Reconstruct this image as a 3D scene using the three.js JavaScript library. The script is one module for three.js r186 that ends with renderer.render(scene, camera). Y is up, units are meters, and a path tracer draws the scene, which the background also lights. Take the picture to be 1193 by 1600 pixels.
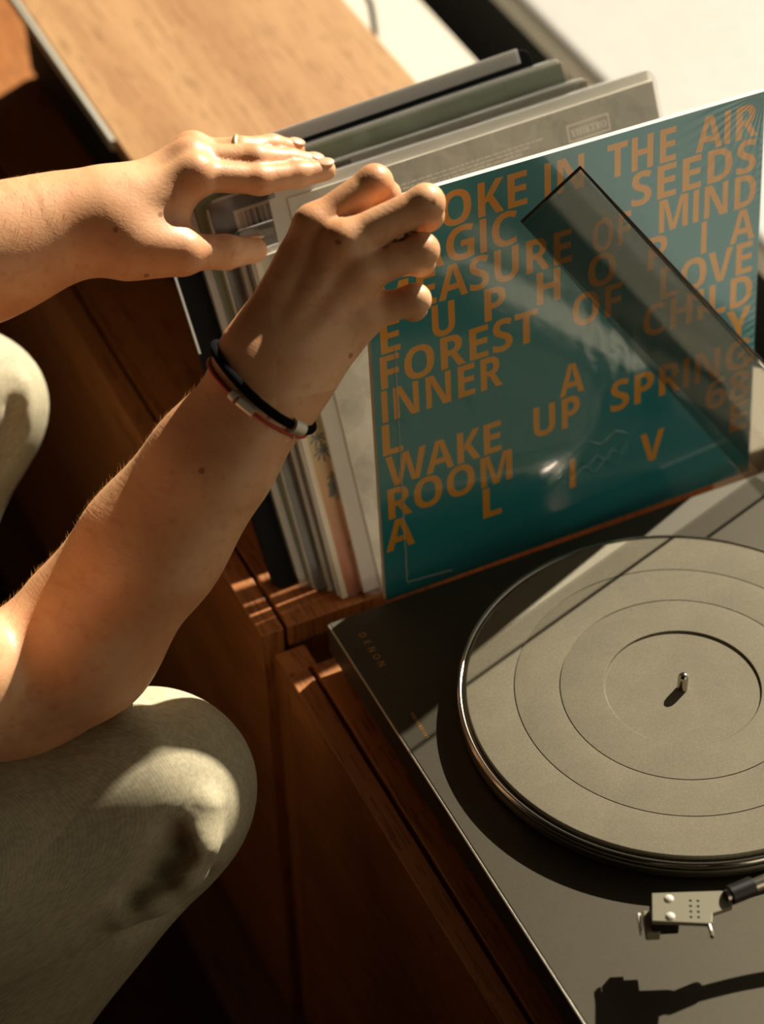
import * as THREE from 'three';
import { mergeGeometries } from 'three/addons/utils/BufferGeometryUtils.js';
import { RoundedBoxGeometry } from 'three/addons/geometries/RoundedBoxGeometry.js';
import { FontLoader } from 'three/addons/loaders/FontLoader.js';
import { TextGeometry } from 'three/addons/geometries/TextGeometry.js';

// ------------------------------------------------------------------ camera, sky, sun, exposure
// x runs along the sideboard (to the right of someone sitting in front of it), z towards that person, y up.
// The origin is the near left corner of the turntable's top.
const scene = new THREE.Scene();
const V = (x, y, z) => new THREE.Vector3(x, y, z);
const YAW = -1.15635, PITCH = 0.74625, ROLL = -0.03439, EYE = V(1.13283, 1.23296, 0.45288), FPX = 3811.5;
const camera = new THREE.PerspectiveCamera(2 * Math.atan(800 / FPX) * 180 / Math.PI, 1193 / 1600, 0.05, 40);
const fwd = V(Math.sin(YAW) * Math.cos(PITCH), -Math.sin(PITCH), -Math.cos(YAW) * Math.cos(PITCH));
const rt0 = V(Math.cos(YAW), 0, Math.sin(YAW)), up0 = rt0.clone().cross(fwd);
const right = rt0.clone().multiplyScalar(Math.cos(ROLL)).addScaledVector(up0, Math.sin(ROLL));
const up = up0.clone().multiplyScalar(Math.cos(ROLL)).addScaledVector(rt0, -Math.sin(ROLL));
camera.position.copy(EYE);
camera.quaternion.setFromRotationMatrix(new THREE.Matrix4().makeBasis(right, up, fwd.clone().negate()));
camera.focus = 1.6; camera.userData.fStop = 4.0;
scene.add(camera);
scene.background = new THREE.Color().setRGB(0.27, 0.25, 0.205);
const sun = new THREE.DirectionalLight(new THREE.Color().setRGB(1.0, 0.91, 0.76), 6.0);
sun.position.set(-0.625 * 5, 1 * 5, -1.25 * 5); sun.target.position.set(0, 0, 0);
sun.castShadow = true; sun.shadow.radius = 1.2; sun.shadow.mapSize.set(4096, 4096);
Object.assign(sun.shadow.camera, { left: -3, right: 3, top: 3, bottom: -3, near: 0.5, far: 14 });
scene.add(sun, sun.target);
const renderer = new THREE.WebGLRenderer({ antialias: true });
renderer.toneMapping = THREE.LinearToneMapping;
renderer.toneMappingExposure = 1.72;
renderer.shadowMap.enabled = true;

// ------------------------------------------------------------------ helpers
let seed = 7;
const rnd = () => { seed = (seed * 1664525 + 1013904223) >>> 0; return seed / 4294967296; };
const hash = (x, y, s) => { let h = (x * 374761393 + y * 668265263 + s * 69069) | 0; h = Math.imul(h ^ (h >>> 13), 1274126177); return ((h ^ (h >>> 16)) >>> 0) / 4294967296; };
const sm = (t) => t * t * (3 - 2 * t);
function noise(x, y, s = 0) {
  const i = Math.floor(x), j = Math.floor(y), a = sm(x - i), b = sm(y - j);
  return (hash(i, j, s) * (1 - a) + hash(i + 1, j, s) * a) * (1 - b) + (hash(i, j + 1, s) * (1 - a) + hash(i + 1, j + 1, s) * a) * b;
}
const fbm = (x, y, s = 0, o = 4) => { let v = 0, a = 0.5, n = 0; for (let k = 0; k < o; k++) { v += a * noise(x, y, s + k); n += a; x *= 2.03; y *= 2.03; a *= 0.5; } return v / n; };
// a texture from f(u, v) -> [r, g, b] in 0..255 sRGB (or one grey value)
function tex(w, h, f, srgb = true) {
  const d = new Uint8Array(w * h * 4);
  for (let j = 0; j < h; j++) for (let i = 0; i < w; i++) {
    const c = f(i / w, j / h), k = (j * w + i) * 4;
    if (typeof c === 'number') d[k] = d[k + 1] = d[k + 2] = c; else { d[k] = c[0]; d[k + 1] = c[1]; d[k + 2] = c[2]; }
    d[k + 3] = 255;
  }
  const t = new THREE.DataTexture(d, w, h);
  t.magFilter = THREE.LinearFilter; t.minFilter = THREE.LinearMipmapLinearFilter; t.generateMipmaps = true;
  t.wrapS = t.wrapT = THREE.RepeatWrapping;
  if (srgb) t.colorSpace = THREE.SRGBColorSpace;
  t.needsUpdate = true;
  return t;
}
const mix3 = (a, b, t) => a.map((v, k) => v + (b[k] - v) * t);
const used = {};
function numbered(name) { const n = used[name] = (used[name] ?? -1) + 1; return n ? `${name}_${String(n).padStart(3, '0')}` : name; }
function tag(o, label, category, group) { o.userData.label = label; o.userData.category = category; if (group) o.userData.group = group; return o; }
function thing(name, label, category, pos = V(0, 0, 0), group) {
  const o = new THREE.Group(); o.name = numbered(name); o.position.copy(pos); scene.add(o);
  return tag(o, label, category, group);
}
function part(name, geo, mat, parent, label) {
  const g = Array.isArray(geo) ? (geo.length > 1 ? mergeGeometries(geo.map((q) => { const c = q.index ? q.toNonIndexed() : q; for (const k of Object.keys(c.attributes)) if (!['position', 'normal', 'uv'].includes(k)) c.deleteAttribute(k); return c; })) : geo[0]) : geo;
  const m = new THREE.Mesh(g, mat); m.name = name; m.castShadow = m.receiveShadow = true;
  if (label) m.userData.label = label;
  parent.add(m); return m;
}
function struct(name, geo, mat) { const m = part(name, geo, mat, scene); m.userData.kind = 'structure'; return m; }
// box from corner to corner, edges rounded, uv in metres with u along the grain axis
function bx(x0, x1, y0, y1, z0, z1, r = 0.0015, grain = 0) {
  const g = r > 0 ? new RoundedBoxGeometry(x1 - x0, y1 - y0, z1 - z0, 2, Math.min(r, (x1 - x0) / 2.01, (y1 - y0) / 2.01, (z1 - z0) / 2.01)) : new THREE.BoxGeometry(x1 - x0, y1 - y0, z1 - z0);
  g.translate((x0 + x1) / 2, (y0 + y1) / 2, (z0 + z1) / 2);
  return grainUV(g, grain);
}
function grainUV(g, grain = 0) {
  const p = g.attributes.position, n = g.attributes.normal, uv = new Float32Array(p.count * 2);
  for (let i = 0; i < p.count; i++) {
    const q = [p.getX(i), p.getY(i), p.getZ(i)], a = [Math.abs(n.getX(i)), Math.abs(n.getY(i)), Math.abs(n.getZ(i))];
    const k = a[0] > a[1] && a[0] > a[2] ? 0 : a[1] > a[2] ? 1 : 2, rest = [0, 1, 2].filter((m) => m !== k);
    const u = rest.includes(grain) ? grain : rest[0], v = rest.find((m) => m !== u);
    uv[2 * i] = q[u]; uv[2 * i + 1] = q[v] + q[k] * 0.37;
  }
  g.setAttribute('uv', new THREE.BufferAttribute(uv, 2));
  return g;
}
// a pixel of the 1193 x 1600 view and a distance along the view axis -> a point of the room (used to read joint positions)
const at = (px, py, depth) => EYE.clone().addScaledVector(right, (px - 596.5) / FPX * depth).addScaledVector(up, -(py - 800) / FPX * depth).addScaledVector(fwd, depth);

// ------------------------------------------------------------------ materials
const std = (o) => new THREE.MeshStandardMaterial(o), phy = (o) => new THREE.MeshPhysicalMaterial(o);
function woodTex(light, dark, streak, s) {
  return tex(1024, 512, (u, v) => {
    const x = u * 1.0, y = v * 0.5;
    const warp = (fbm(x * 3, y * 8, s) - 0.5) * 0.05;
    const g = fbm(x * 4, (y + warp) * 60, s + 11, 4), fine = fbm(x * 22, y * 700, s + 23, 3), broad = fbm(x * 1.5, (y + warp) * 14, s + 31, 2);
    const pore = fbm(x * 30, y * 900, s + 41, 2) > 0.68 ? 1 : 0;
    let c = mix3(light, dark, Math.min(1, Math.max(0, (g - 0.3) * 1.5 * 0.6 + (broad - 0.4) * 0.8 + (fine - 0.5) * 0.35)));
    if (pore) c = mix3(c, streak, 0.35);
    return c.map((q) => Math.max(0, Math.min(255, q)));
  });
}
const teakT = woodTex([168, 108, 58], [124, 74, 35], [60, 30, 12], 3);
const walT = woodTex([180, 139, 93], [149, 104, 64], [100, 64, 36], 57);
walT.repeat.set(1, 2); teakT.repeat.set(1, 2);
const M = {
  teak: std({ map: teakT, roughness: 0.42 }),
  walnut: std({ map: walT, roughness: 0.5 }),
  darkWood: std({ color: 0x1c100a, roughness: 0.6 }),
  gap: std({ color: 0x050404, roughness: 0.9 }),
  black: std({ color: 0x0b0a0a, roughness: 0.45 }),
  pale: std({ color: 0xb9b4a4, roughness: 0.5 }),
  white: std({ color: 0xece6d8, roughness: 0.6 }),
  chrome: std({ color: 0xd8d2c8, roughness: 0.16, metalness: 1 }),
  silver: std({ color: 0xc9c4b6, roughness: 0.3, metalness: 1 }),
};
const speck = tex(512, 512, (u, v) => { const n = fbm(u * 160, v * 160, 5, 3), b = fbm(u * 9, v * 9, 9, 3), s = hash(Math.floor(u * 512), Math.floor(v * 512), 77); const k = 0.86 + (n - 0.5) * 0.5 + (b - 0.5) * 0.25 + (s > 0.996 ? 0.5 : 0); return [40, 37, 27].map((c) => Math.min(255, c * k)); });
speck.repeat.set(4, 4);
const matT = tex(512, 512, (u, v) => { const n = fbm(u * 140, v * 140, 15, 3), b = fbm(u * 7, v * 7, 19, 3); const k = 0.97 + (n - 0.5) * 0.3 + (b - 0.5) * 0.14; return [108, 102, 83].map((c) => Math.min(255, c * k)); });
matT.repeat.set(3, 3);
M.plinth = phy({ map: speck, roughness: 0.5, ior: 1.7, specularColor: new THREE.Color().setRGB(1, 0.9, 0.68) });
M.mat = phy({ map: matT, roughness: 0.62, ior: 1.8, specularColor: new THREE.Color().setRGB(1, 0.92, 0.74) });

// ------------------------------------------------------------------ the room
const FLOOR = -0.58, WZ = -1.12;
{
  const plankT = woodTex([120, 78, 46], [84, 50, 28], [40, 22, 12], 91);
  const floorM = std({ map: plankT, roughness: 0.5 });
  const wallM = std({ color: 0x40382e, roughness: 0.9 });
  const fl = struct('floor', bx(-3, 3, FLOOR - 0.1, FLOOR - 0.012, WZ - 0.2, 3.4, 0), M.darkWood);
  for (let k = 0; k < 30; k++) {
    const z0 = WZ + 0.01 + k * 0.15; if (z0 + 0.147 > 3.4) break;
    const off = (k * 0.83) % 1.6;
    for (let x = -3 - off; x < 3; x += 1.6) { const a = Math.max(-3, x), b = Math.min(3, x + 1.597); if (b - a > 0.05) part('plank', bx(a, b, FLOOR - 0.012, FLOOR, z0, z0 + 0.147, 0.0012), floorM, fl); }
  }
  // window wall with its opening
  const ox0 = -2.6, ox1 = 1.86, oy0 = -0.06, oy1 = 1.75;
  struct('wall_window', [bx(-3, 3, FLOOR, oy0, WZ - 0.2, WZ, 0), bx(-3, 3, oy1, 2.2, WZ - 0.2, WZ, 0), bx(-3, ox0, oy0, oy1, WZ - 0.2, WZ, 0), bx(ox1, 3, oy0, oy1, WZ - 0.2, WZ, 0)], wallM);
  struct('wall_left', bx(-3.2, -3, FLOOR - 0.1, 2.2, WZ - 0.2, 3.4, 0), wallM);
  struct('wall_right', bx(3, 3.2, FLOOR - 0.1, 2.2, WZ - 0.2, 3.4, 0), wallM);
  struct('wall_added_bounce', bx(1.9, 3, FLOOR, 2.2, WZ, -0.14, 0), std({ color: 0xe6e0d2, roughness: 0.9 }));  // unseen white wall, added to bounce sunlight onto album and hand
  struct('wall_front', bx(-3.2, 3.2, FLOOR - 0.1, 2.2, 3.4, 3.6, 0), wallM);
  struct('ceiling', bx(-3.2, 3.2, 2.2, 2.4, WZ - 0.2, 3.6, 0), std({ color: 0x3e382f, roughness: 0.95 }));
  const fr = 0.05;
  struct('window_1', [bx(ox0, ox1, oy0, oy0 + fr, WZ - 0.14, WZ - 0.07), bx(ox0, ox1, oy1 - fr, oy1, WZ - 0.14, WZ - 0.07), bx(ox0, ox0 + fr, oy0, oy1, WZ - 0.14, WZ - 0.07), bx(ox1 - fr, ox1, oy0, oy1, WZ - 0.14, WZ - 0.07)], M.white);
  // deep white sill behind the sideboard, its nose rounded, a dark panel below it
  const sillT = tex(512, 512, (u, v) => { const n = fbm(u * 60, v * 60, 31, 3), b = fbm(u * 4, v * 4, 37, 3); const k = 1 + (n - 0.5) * 0.05 + (b - 0.5) * 0.06; return [174, 171, 163].map((c) => Math.min(255, c * k)); });
  const sill = struct('trim_1', bx(-2.9, 1.9, -0.066, -0.03, WZ - 0.07, -0.53, 0.014), std({ map: sillT, roughness: 0.55 }));
  sill.userData.label = 'deep white window sill with a rounded front edge behind the sideboard';
  struct('trim_2', bx(-2.9, 1.9, FLOOR, -0.066, -0.72, -0.56, 0.004), M.gap);
  struct('trim_3', [bx(-2.9, -0.05, -0.075, -0.03, -0.446, -0.343, 0.003), bx(-0.05, 1.9, -0.075, -0.03, -0.446, -0.4, 0.003), bx(-2.9, 1.9, FLOOR, -0.075, -0.44, -0.405, 0.002)], std({ color: 0xcfc6b2, roughness: 0.7 }));
}

{
  const rugT = tex(512, 512, (u, v) => { const n = fbm(u * 120, v * 120, 201, 2), b = fbm(u * 8, v * 8, 205, 3), line = (Math.floor(u * 16) % 4 === 0) !== (Math.floor(v * 16) % 4 === 0) ? 1 : 0; return mix3([62, 26, 20], [38, 20, 16], Math.max(0, Math.min(1, n * 0.8 + b * 0.4 - 0.3 + line * 0.25))); });
  const rug = thing('rug', 'dark red woven rug on the floor before the sideboard', 'rug', V(-0.1, FLOOR, 1.0));
  part('pile', bx(-1.5, 1.5, 0.0002, 0.007, -0.93, 1.1, 0.002), std({ map: rugT, roughness: 0.95 }), rug);
}

// ------------------------------------------------------------------ the sideboard: two cabinets
const TOP = -0.026, RTOP = -0.042;
{
  const c = thing('sideboard', 'teak sideboard section under the leaning records, with a grooved front rail', 'sideboard', V(-0.7, FLOOR, -0.2));
  const L = (x0, x1, y0, y1, z0, z1, r = 0.0015, gr = 0) => { const g = bx(x0, x1, y0, y1, z0, z1, r, gr); g.translate(0.7, -FLOOR, 0.2); return g; };
  part('top_board', L(-1.55, -0.033, TOP - 0.02, TOP, -0.34, 0.0176), M.teak, c);
  part('side_panel', L(-0.06, -0.04, FLOOR + 0.1, TOP - 0.021, -0.34, 0.016, 0.001, 1), M.teak, c);
  part('side_panel', L(-1.55, -1.53, FLOOR + 0.1, TOP - 0.021, -0.34, 0.016, 0.001, 1), M.teak, c);
  part('back_panel', L(-1.53, -0.06, FLOOR + 0.1, TOP - 0.021, -0.34, -0.33, 0.001), M.teak, c);
  part('bottom_board', L(-1.55, -0.04, FLOOR + 0.08, FLOOR + 0.1, -0.34, 0.03, 0.001), M.teak, c);
  for (const [a, b] of [[-1.55, -0.8], [-0.797, -0.033]]) part('door', L(a, b, FLOOR + 0.09, TOP, 0.0208, 0.0385, 0.0012), M.teak, c);
  part('end_strip', L(-0.032, -0.009, FLOOR + 0.1, TOP - 0.022, 0.006, 0.03, 0.001, 1), M.teak, c);
  for (const [x, z] of [[-1.5, -0.31], [-0.09, -0.31], [-1.5, -0.01], [-0.09, -0.01]]) part('leg', L(x - 0.02, x + 0.02, FLOOR, FLOOR + 0.081, z - 0.02, z + 0.02, 0.004, 1), M.teak, c);

  const d = thing('turntable_cabinet', 'teak cabinet holding the turntable in a recess behind a grooved double rail', 'sideboard', V(0.3, FLOOR, -0.2));
  const R = (x0, x1, y0, y1, z0, z1, r = 0.0015, gr = 0) => { const g = bx(x0, x1, y0, y1, z0, z1, r, gr); g.translate(-0.3, -FLOOR, 0.2); return g; };
  part('front_rail', R(-0.005, 0.62, FLOOR + 0.1, RTOP, -0.0085, 0.0118), M.teak, d);
  part('door', R(-0.005, 0.62, FLOOR + 0.09, RTOP, 0.0152, 0.0316, 0.0012), M.teak, d);
  part('side_panel', R(-0.005, 0.013, FLOOR + 0.1, RTOP, -0.385, -0.009, 0.001, 1), M.teak, d);
  part('side_panel', R(0.602, 0.62, FLOOR + 0.1, RTOP, -0.385, -0.009, 0.001, 1), M.teak, d);
  part('back_panel', R(0.013, 0.602, FLOOR + 0.1, RTOP, -0.394, -0.385, 0.001), M.teak, d);
  part('shelf', R(0.0135, 0.6015, -0.142, -0.124, -0.384, -0.009, 0.001), M.darkWood, d);
  part('bottom_board', R(-0.005, 0.62, FLOOR + 0.08, FLOOR + 0.099, -0.39, 0.03, 0.001), M.teak, d);
  for (const [x, z] of [[0.04, -0.35], [0.58, -0.35], [0.04, -0.01], [0.58, -0.01]]) part('leg', R(x - 0.02, x + 0.02, FLOOR, FLOOR + 0.081, z - 0.02, z + 0.02, 0.004, 1), M.teak, d);

  // low wooden case that the records lean on
  const e = thing('wooden_case', 'low light walnut case with a black front, standing on the sideboard behind the records', 'case', V(-0.48, TOP, -0.18));
  const W = (x0, x1, y0, y1, z0, z1, r = 0.0015, gr = 0) => { const g = bx(x0, x1, y0, y1, z0, z1, r, gr); g.translate(0.48, -TOP, 0.18); return g; };
  part('top_panel', W(-0.825, -0.1505, 0.056, 0.07, -0.314, -0.049, 0.002), M.walnut, e);
  part('body', W(-0.815, -0.1525, TOP + 0.006, 0.056, -0.306, -0.057, 0.001), M.gap, e, 'black body');
  part('edge_strip', W(-0.825, -0.54, 0.0585, 0.0692, -0.0489, -0.0445, 0.001), M.pale, e, 'pale grey edge strip');
  for (const [x, z] of [[-0.79, -0.28], [-0.79, -0.08], [-0.18, -0.28], [-0.18, -0.08]]) part('foot', new THREE.CylinderGeometry(0.012, 0.014, 0.007, 20).translate(x + 0.48, 0.0035, z + 0.18), M.black, e);
  const cab = new THREE.TubeGeometry(new THREE.CatmullRomCurve3([V(-0.72, -0.028, -0.372), V(-0.722, -0.02, -0.373), V(-0.728, -0.005, -0.374), V(-0.731, 0.012, -0.372), V(-0.729, 0.03, -0.36), V(-0.722, 0.034, -0.335), V(-0.72, 0.03, -0.309)]), 40, 0.0032, 10);
  tag(part('cable', cab, M.black, scene), 'black cable rising behind the light walnut case', 'cable');
}

// ------------------------------------------------------------------ the turntable
{
  const t = thing('turntable', 'black turntable with a chrome platter rim and an open clear dust cover', 'turntable', V(0.217, -0.124, -0.19));
  const off = V(-0.217, 0.124, 0.19);
  const T = (g) => g.translate(off.x, off.y, off.z);
  part('plinth', [T(bx(0, 0.434, -0.028, 0, -0.381, 0, 0.0018)), T(bx(0.016, 0.418, -0.112, -0.0285, -0.37, -0.014, 0.004))], M.plinth, t);
  part('front_trim', T(bx(0.0015, 0.432, -0.0018, -0.0004, -0.001, 0.0006, 0.0005)), M.silver, t, 'thin silver edge line');
  for (const [x, z] of [[0.05, -0.05], [0.385, -0.05], [0.05, -0.33], [0.385, -0.33]]) part('foot', T(new THREE.CylinderGeometry(0.02, 0.017, 0.012, 28).translate(x, -0.118, z)), M.black, t);
  const PX = 0.181, PZ = -0.1835;
  const lathe = (pts, n = 220) => T(new THREE.LatheGeometry(pts.map(([r, y]) => new THREE.Vector2(r, y)), n).translate(PX, 0, PZ));
  const pl = part('platter', lathe([[0.03, 0.002], [0.148, 0.002], [0.151, 0.0035], [0.1525, 0.006], [0.1528, 0.009], [0.1522, 0.0118], [0.1519, 0.0122], [0.1526, 0.013], [0.1530, 0.0142], [0.1530, 0.0156], [0.1526, 0.0168], [0.1519, 0.0177], [0.1510, 0.0181], [0.1500, 0.0180], [0.1492, 0.0174], [0.1488, 0.0165], [0.1487, 0.0148], [0.01, 0.0148]]), M.chrome, t, 'chrome platter');
  const gr = (r) => [[r + 0.0004, 0.02], [r + 0.00035, 0.0188], [r - 0.00035, 0.0188], [r - 0.0004, 0.02]];
  const mat = part('slip_mat', lathe([[0.1462, 0.0149], [0.1466, 0.0156], [0.1466, 0.0194], [0.146, 0.02], ...gr(0.1138), ...gr(0.0829), [0.0534, 0.02], [0.0529, 0.0197], [0.0527, 0.0186], [0.0522, 0.0184], [0.0036, 0.0184]]), M.mat, pl, 'grey brown rubber mat with ring grooves');
  { const p = mat.geometry.attributes.position, uv = mat.geometry.attributes.uv; for (let i = 0; i < p.count; i++) uv.setXY(i, p.getX(i) * 3, p.getZ(i) * 3); }
  part('spindle', lathe([[0.0038, 0.015], [0.0038, 0.028], [0.0034, 0.0305], [0.0024, 0.0318], [0.0012, 0.0323], [0, 0.0324]], 32), M.chrome, t);

  // tone arm at rest beyond the platter
  const arm = part('tonearm', T(new THREE.TubeGeometry(new THREE.CatmullRomCurve3([V(0.3625, 0.0425, -0.107), V(0.3635, 0.044, -0.122), V(0.3665, 0.048, -0.16), V(0.374, 0.056, -0.22), V(0.383, 0.062, -0.3)]), 60, 0.0042, 18)), M.silver, t);
  part('collar', [T(new THREE.CylinderGeometry(0.0062, 0.0062, 0.016, 24).rotateX(Math.PI / 2).translate(0.3632, 0.0435, -0.117))], M.black, arm);
  part('pivot_housing', [T(new THREE.CylinderGeometry(0.026, 0.03, 0.04, 40).translate(0.383, 0.02, -0.3)), T(bx(0.365, 0.401, 0.038, 0.078, -0.318, -0.282, 0.004))], M.black, arm);
  part('counterweight', T(new THREE.CylinderGeometry(0.02, 0.02, 0.026, 40).rotateX(Math.PI / 2).translate(0.385, 0.063, -0.345)), M.black, arm);
  // headshell: a flat plate seen from above, outline in (x, z)
  const out = [[0.34, -0.068], [0.3568, -0.1062], [0.3585, -0.1085], [0.3672, -0.1085], [0.37, -0.106], [0.369, -0.093], [0.375, -0.089], [0.3745, -0.087], [0.358, -0.058]];
  const sh = new THREE.Shape(out.map(([x, z]) => new THREE.Vector2(x, -z)));
  for (let i = 0; i < 4; i++) for (let j = 0; j < 2; j++) {
    const hx = 0.355 + (0.366 - 0.355) * i / 3 + 0.0022 * j, hz = -0.086 + 0.006 * i / 3 - 0.004 * j;
    const h = new THREE.Path(); h.absellipse(hx, -hz, 0.0009, 0.0009, 0, Math.PI * 2, true); sh.holes.push(h);
  }
  const hsM = std({ color: 0x86826f, roughness: 0.45, metalness: 0.3 });
  const hs = part('headshell', T(new THREE.ExtrudeGeometry(sh, { depth: 0.0026, bevelEnabled: true, bevelSize: 0.0004, bevelThickness: 0.0004, bevelSegments: 2 }).rotateX(-Math.PI / 2).translate(0, 0.039, 0)), hsM, t, 'pale grey headshell');
  for (const [x, z] of [[0.348, -0.075], [0.36, -0.069]]) part('screw', T(new THREE.SphereGeometry(0.0031, 20, 12, 0, 7, 0, Math.PI / 2).scale(1, 0.7, 1).translate(x, 0.0416, z)), std({ color: 0xf2efe6, roughness: 0.3 }), hs, 'white screw head');
  const lift = new THREE.TubeGeometry(new THREE.CatmullRomCurve3([V(0.372, 0.0405, -0.0885), V(0.3765, 0.0405, -0.087), V(0.381, 0.041, -0.0855), V(0.3855, 0.0435, -0.083)]), 20, 0.0012, 10);
  part('finger_lift', T(lift), M.silver, hs);
  const axis = Math.atan2(0.0395, 0.0165);
  const cart = new RoundedBoxGeometry(0.017, 0.011, 0.0165, 2, 0.0012).rotateY(0).translate(0, 0, 0);
  cart.applyMatrix4(new THREE.Matrix4().makeRotationY(axis - Math.PI / 2 + 0.0).setPosition(0.3535, 0.0325, -0.069));
  part('cartridge', T(cart), M.black, t);
  const nose = new RoundedBoxGeometry(0.018, 0.007, 0.009, 2, 0.001); nose.applyMatrix4(new THREE.Matrix4().makeRotationY(axis - Math.PI / 2).setPosition(0.3515, 0.0275, -0.0615));
  part('stylus_holder', T(nose), std({ color: 0x8d8672, roughness: 0.5 }), t, 'beige stylus holder');
  const guard = new RoundedBoxGeometry(0.0155, 0.004, 0.0024, 2, 0.001); guard.applyMatrix4(new THREE.Matrix4().makeRotationY(axis - Math.PI / 2).setPosition(0.3497, 0.0305, -0.0545));
  part('stylus_guard', T(guard), std({ color: 0xf0ece0, roughness: 0.4 }), t, 'white stylus guard');

  // gold print along the front edge
  const font = await new FontLoader().loadAsync('fonts/droid/droid_sans_regular.typeface.json');
  const gold = std({ color: 0xb98a4a, roughness: 0.35, metalness: 0.6 });
  const letters = [];
  'DENON'.split('').forEach((ch, k) => { const g = new TextGeometry(ch, { font, size: 0.0052, depth: 0.00012, curveSegments: 5 }); g.computeBoundingBox(); g.translate(-(g.boundingBox.max.x + g.boundingBox.min.x) / 2, 0, 0).rotateX(-Math.PI / 2).translate(0.0222 + k * 0.0078, 0.00002, -0.015); letters.push(g); });
  part('lettering', letters.map(T), gold, t, 'thin gold lettering');
  const marks = [];
  for (let k = 0; k < 12; k++) { const w = 0.0006 + 0.0009 * hash(k, 1, 3), x = 0.105 + k * 0.0022; marks.push(new THREE.BoxGeometry(w, 0.00012, 0.0026).translate(x, 0.00006, -0.0165)); if (hash(k, 2, 5) > 0.4) marks.push(new THREE.BoxGeometry(0.0015, 0.00012, 0.0006).translate(x + 0.0005, 0.00006, -0.0165 + 0.001 * (hash(k, 3, 9) - 0.5))); }
  part('lettering', marks.map(T), gold, t, 'tiny gold lettering');

  // dust cover, hinged at the back and standing open
  const lidM = phy({ color: new THREE.Color().setRGB(0.78, 0.77, 0.75), roughness: 0.02, transmission: 1, thickness: 0, ior: 1.49 });
  const lidEdge = std({ color: 0x2a2420, roughness: 0.25 });
  const basis = new THREE.Matrix4().makeBasis(V(1, 0, 0), V(0, 0.567, -0.823), V(0, 0.823, 0.567)).setPosition(0, 0.003, -0.355);
  const LB = (x0, x1, o0, o1, l0, l1, r = 0) => T((r ? bx(x0, x1, o0, o1, l0, l1, r) : new THREE.BoxGeometry(x1 - x0, o1 - o0, l1 - l0).translate((x0 + x1) / 2, (o0 + o1) / 2, (l0 + l1) / 2)).applyMatrix4(basis));
  const lidL = 0.362, lidD = 0.052, th = 0.003;
  const lid = part('dust_cover', [LB(0, th, 0, lidD - th, 0, lidL), LB(0.434 - th, 0.434, 0, lidD - th, 0, lidL), LB(th, 0.434 - th, 0, lidD - th, lidL - th, lidL), LB(0, 0.434, lidD - th, lidD, 0, lidL)], lidM, t, 'clear smoked dust cover');
  part('cover_edge', [LB(0, 0.0022, lidD - 0.0014, lidD + 0.0002, 0, lidL, 0.0004), LB(0, 0.434, lidD - 0.0014, lidD + 0.0002, lidL - 0.0014, lidL + 0.0002, 0.0004), LB(-0.0002, 0.0016, 0, lidD, lidL - 0.0016, lidL + 0.0002, 0.0004)], lidEdge, lid);
  for (const x of [0.07, 0.36]) part('hinge', T(bx(x, x + 0.03, -0.002, 0.028, -0.368, -0.35, 0.003)), M.black, lid);
}

// ------------------------------------------------------------------ record sleeves
const clear = phy({ color: new THREE.Color().setRGB(0.96, 0.96, 0.94), roughness: 0.1, transmission: 0.9, thickness: 0, ior: 1.45 });
const milky = phy({ color: new THREE.Color().setRGB(0.9, 0.89, 0.85), roughness: 0.8, transmission: 0.7, thickness: 0, ior: 1.45 });
// a thin loose outer bag, w x h x d, creased
function bag(w, h, d, s, amp = 0.0012) {
  const g = new THREE.BoxGeometry(w, h, d, 60, 60, 1), p = g.attributes.position;
  for (let i = 0; i < p.count; i++) {
    let x = p.getX(i), y = p.getY(i), z = p.getZ(i);
    const ex = Math.min(w / 2 - Math.abs(x), 0.02) / 0.02, ey = Math.min(h / 2 - Math.abs(y), 0.02) / 0.02;
    const n = fbm(x * 16 + y * 5 + 30, y * 22 + 30, s, 4) + 0.5 * Math.abs(fbm(x * 45, y * 30 + x * 30, s + 5, 2) - 0.5);
    z += Math.sign(z) * amp * (n - 0.3) * (0.4 + 0.6 * Math.min(ex, ey));
    const c = Math.max(0, Math.hypot(Math.max(0, Math.abs(x) - w / 2 + 0.01), Math.max(0, Math.abs(y) - h / 2 + 0.01)) - 0.01);   // rounded corners
    if (c > 0) { const dx = Math.abs(x) - w / 2 + 0.01, dy = Math.abs(y) - h / 2 + 0.01, f = 0.01 / Math.hypot(dx, dy); x = Math.sign(x) * (w / 2 - 0.01 + dx * f); y = Math.sign(y) * (h / 2 - 0.01 + dy * f); }
    p.setXYZ(i, x + 0.0012 * (fbm(y * 20, s, 3) - 0.5) * (Math.abs(x) > w / 2 - 0.012 ? 1 : 0), y + 0.0012 * (fbm(x * 20, s + 9, 3) - 0.5) * (Math.abs(y) > h / 2 - 0.012 ? 1 : 0), z);
  }
  g.computeVertexNormals(); return g;
}
function canvasTex(w, h, draw) {
  const c = document.createElement('canvas'); c.width = w; c.height = h; draw(c.getContext('2d'), w, h);
  const t = new THREE.CanvasTexture(c); t.colorSpace = THREE.SRGBColorSpace; t.anisotropy = 8; return t;
}
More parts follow.
